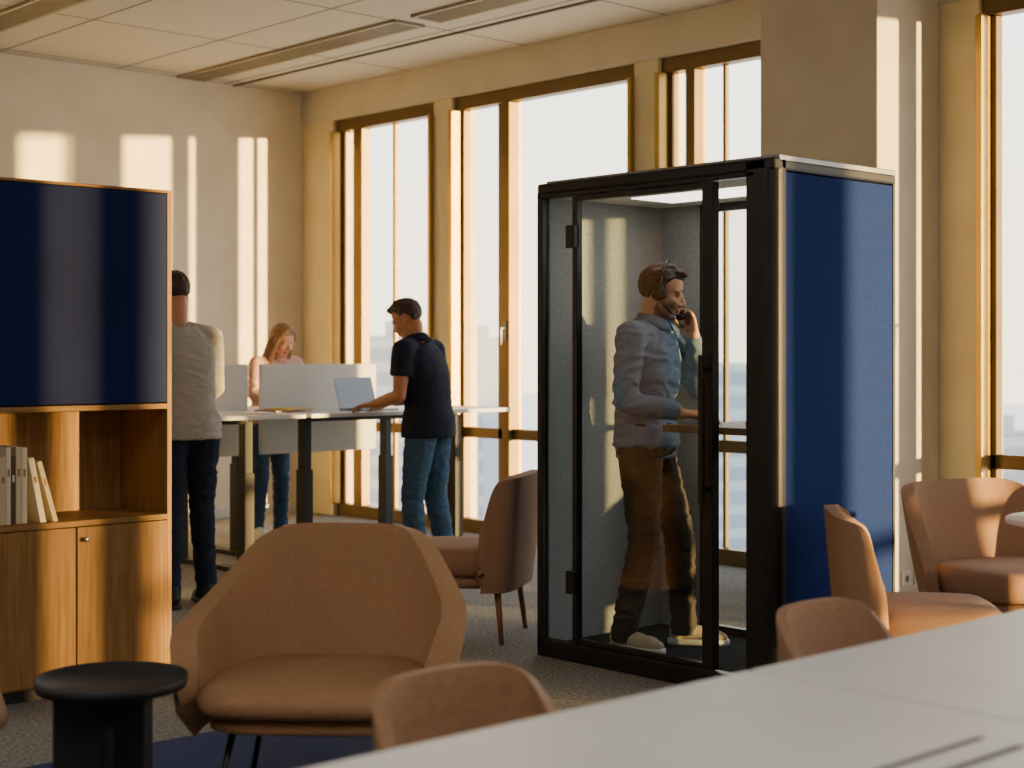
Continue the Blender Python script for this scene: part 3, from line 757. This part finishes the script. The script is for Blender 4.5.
# grey sweater man
J=pose(pel=(-.02,0,.99),chest=(.05,0,1.30),neck=(.10,0,1.53),head=(.15,.0,1.68),sL=(.07,.185,1.45),sR=(.07,-.18,1.445),
  eL=(.11,.22,1.18),wL=(.36,.17,1.055),eR=(.09,-.215,1.17),wR=(.34,-.16,1.055),
  hL=(-.02,.09,.94),hR=(-.02,-.09,.94),kL=(.0,.09,.51),kR=(.01,-.10,.51),aL=(-.03,.10,.085),aR=(-.01,-.12,.085))
person('man in grey sweater and dark jeans standing with his back turned',(4.29,7.24,0),math.atan2(1,.12),J,(.1,.35,0),
  {'L':((.95,-.1,-.15),(0,0,-1),(.2,.25,.3,.3)),'R':((.95,.1,-.15),(0,0,-1),(.2,.25,.3,.3))},
  skin='#b98362',hair='#35231a',hairstyle='crew',topc=cloth('grey_sweater','#a19e98','#aba8a2',.5),trous=cloth('dark_jeans','#1d2536','#252e42'),
  shoec=M_blackm,solec=M_blackm,vox=.008,hem=.09,wr=.006,nape=.06,k=1.04)
# polo man
J=pose(pel=(-.03,0,.94),chest=(.01,0,1.235),neck=(.06,0,1.44),head=(.13,.0,1.575),sL=(.04,.195,1.38),sR=(.04,-.195,1.38),
  eL=(.04,.24,1.10),wL=(.26,.18,1.045),eR=(.05,-.24,1.10),wR=(.28,-.12,1.05),
  hL=(-.03,.09,.89),hR=(-.03,-.09,.89),kL=(.03,.10,.47),kR=(-.02,-.10,.47),aL=(-.01,.11,.085),aR=(-.10,-.11,.085))
person('man in dark polo shirt and blue jeans typing on a laptop',(6.06,7.37,0),math.atan2(.93,-.36),J,(.2,.5,0),
  {'L':((.95,-.1,-.1),(0,0,-1),(.3,.3,.35,.35)),'R':((.95,.1,-.12),(0,0,-1),(.3,.3,.35,.35))},
  skin='#b87d5a',hair='#3a261c',hairstyle='short',topc=cloth('navy_polo','#1e2331','#252a39'),sleeve=.58,trous=cloth('blue_jeans','#3a5673','#496683'),
  shoec=M_blackm,solec=M_whitem,vox=.008,collar=True,hem=.10,wr=.003,k=1.13,tk=1.12,nape=.07)
# woman
J=pose(pel=(-.04,0,.90),chest=(.03,0,1.15),neck=(.09,0,1.33),head=(.15,0,1.455),sL=(.07,.165,1.28),sR=(.07,-.165,1.28),
  eL=(.13,.225,1.06),wL=(.34,.16,1.035),eR=(.13,-.225,1.06),wR=(.34,-.13,1.035),
  hL=(-.04,.085,.85),hR=(-.04,-.085,.85),kL=(.0,.09,.46),kR=(.0,-.09,.46),aL=(-.02,.10,.085),aR=(-.04,-.10,.085))
person('woman with long reddish-blond hair in pink top at the desk',(6.36,9.52,0),-math.pi/2,J,(.15,.42,0),
  {'L':((.95,-.1,-.1),(0,0,-1),(.3,.3,.35,.35)),'R':((.95,.1,-.1),(0,0,-1),(.3,.3,.35,.35))},
  skin='#d39c7c',hair='#84623f',hairstyle='long',topc=cloth('pink_top','#c59a90','#cfa59b'),trous=cloth('blue_jeans_b','#2f4560','#3a506c'),
  shoec=M_whitem,solec=M_whitem,vox=.008,fem=True,k=.98,hem=.05)

# ------------------------------------------------------------------ light
sun=bpy.data.lights.new('sun','SUN'); sun.energy=24.0; sun.color=(1,.64,.21); sun.angle=math.radians(1.2)
so=bpy.data.objects.new('sun',sun); COL.objects.link(so)
dirv=V((-.50,1,-.045)).normalized(); so.rotation_euler=dirv.to_track_quat('-Z','Y').to_euler(); so.location=(20,-20,8)
w=bpy.data.worlds.new('sky'); scn.world=w; w.use_nodes=True
N=w.node_tree.nodes; L=w.node_tree.links; bg=N['Background']
tc=N.new('ShaderNodeTexCoord'); sx=N.new('ShaderNodeSeparateXYZ'); L.new(tc.outputs['Generated'],sx.inputs[0])
r=N.new('ShaderNodeValToRGB'); L.new(sx.outputs['Z'],r.inputs[0])
e=r.color_ramp.elements; e[0].position=0; e[0].color=(1.0,.84,.62,1); e[1].position=.6; e[1].color=(.62,.72,.85,1)
x=e.new(.08); x.color=(1.0,.89,.70,1); x=e.new(.25); x.color=(.90,.88,.84,1)
L.new(r.outputs[0],bg.inputs['Color']); bg.inputs['Strength'].default_value=4.0
for (y0,y1) in ((5.51,10.5),(-3.9,4.6)):
    a=bpy.data.lights.new('window_portal','AREA'); a.shape='RECTANGLE'; a.size=3.2; a.size_y=y1-y0; a.cycles.is_portal=True
    o=bpy.data.objects.new('window_portal',a); COL.objects.link(o); o.location=(XW+.22,(y0+y1)/2,1.7)
    o.rotation_euler=(0,math.pi/2,0)
k=0
for (lx,ly,pw) in ((.3,-1.2,40),(3.2,-1.2,44),(.3,2.6,34),(-1.0,7.0,55)):  # added fill lights, out of view, to brighten the interior
    k+=1
    o=struct(box('trim_%d'%(200+k),(lx-.62,ly-.62,ZC-.03),(lx+.62,ly+.62,ZC-.001),M_whitem,bev=.004))  # blank panel added to dress the unseen fill light
    a=bpy.data.lights.new('added_fill_light','AREA'); a.shape='SQUARE'; a.size=1.15; a.energy=pw; a.color=(1,.94,.85)
    o=bpy.data.objects.new('added_fill_light',a); COL.objects.link(o); o.location=(lx,ly,ZC-.04)

# ------------------------------------------------------------------ camera
cam=bpy.data.cameras.new('camera'); co=bpy.data.objects.new('camera',cam); COL.objects.link(co)
co.location=(0,0,1.35); co.rotation_euler=(math.pi/2,0,math.radians(-42.7))
cam.lens=53.8; cam.sensor_width=36; cam.shift_y=-29/1024; cam.clip_end=2000
cam.dof.use_dof=True; cam.dof.focus_distance=6.7; cam.dof.aperture_fstop=2.6
scn.camera=co
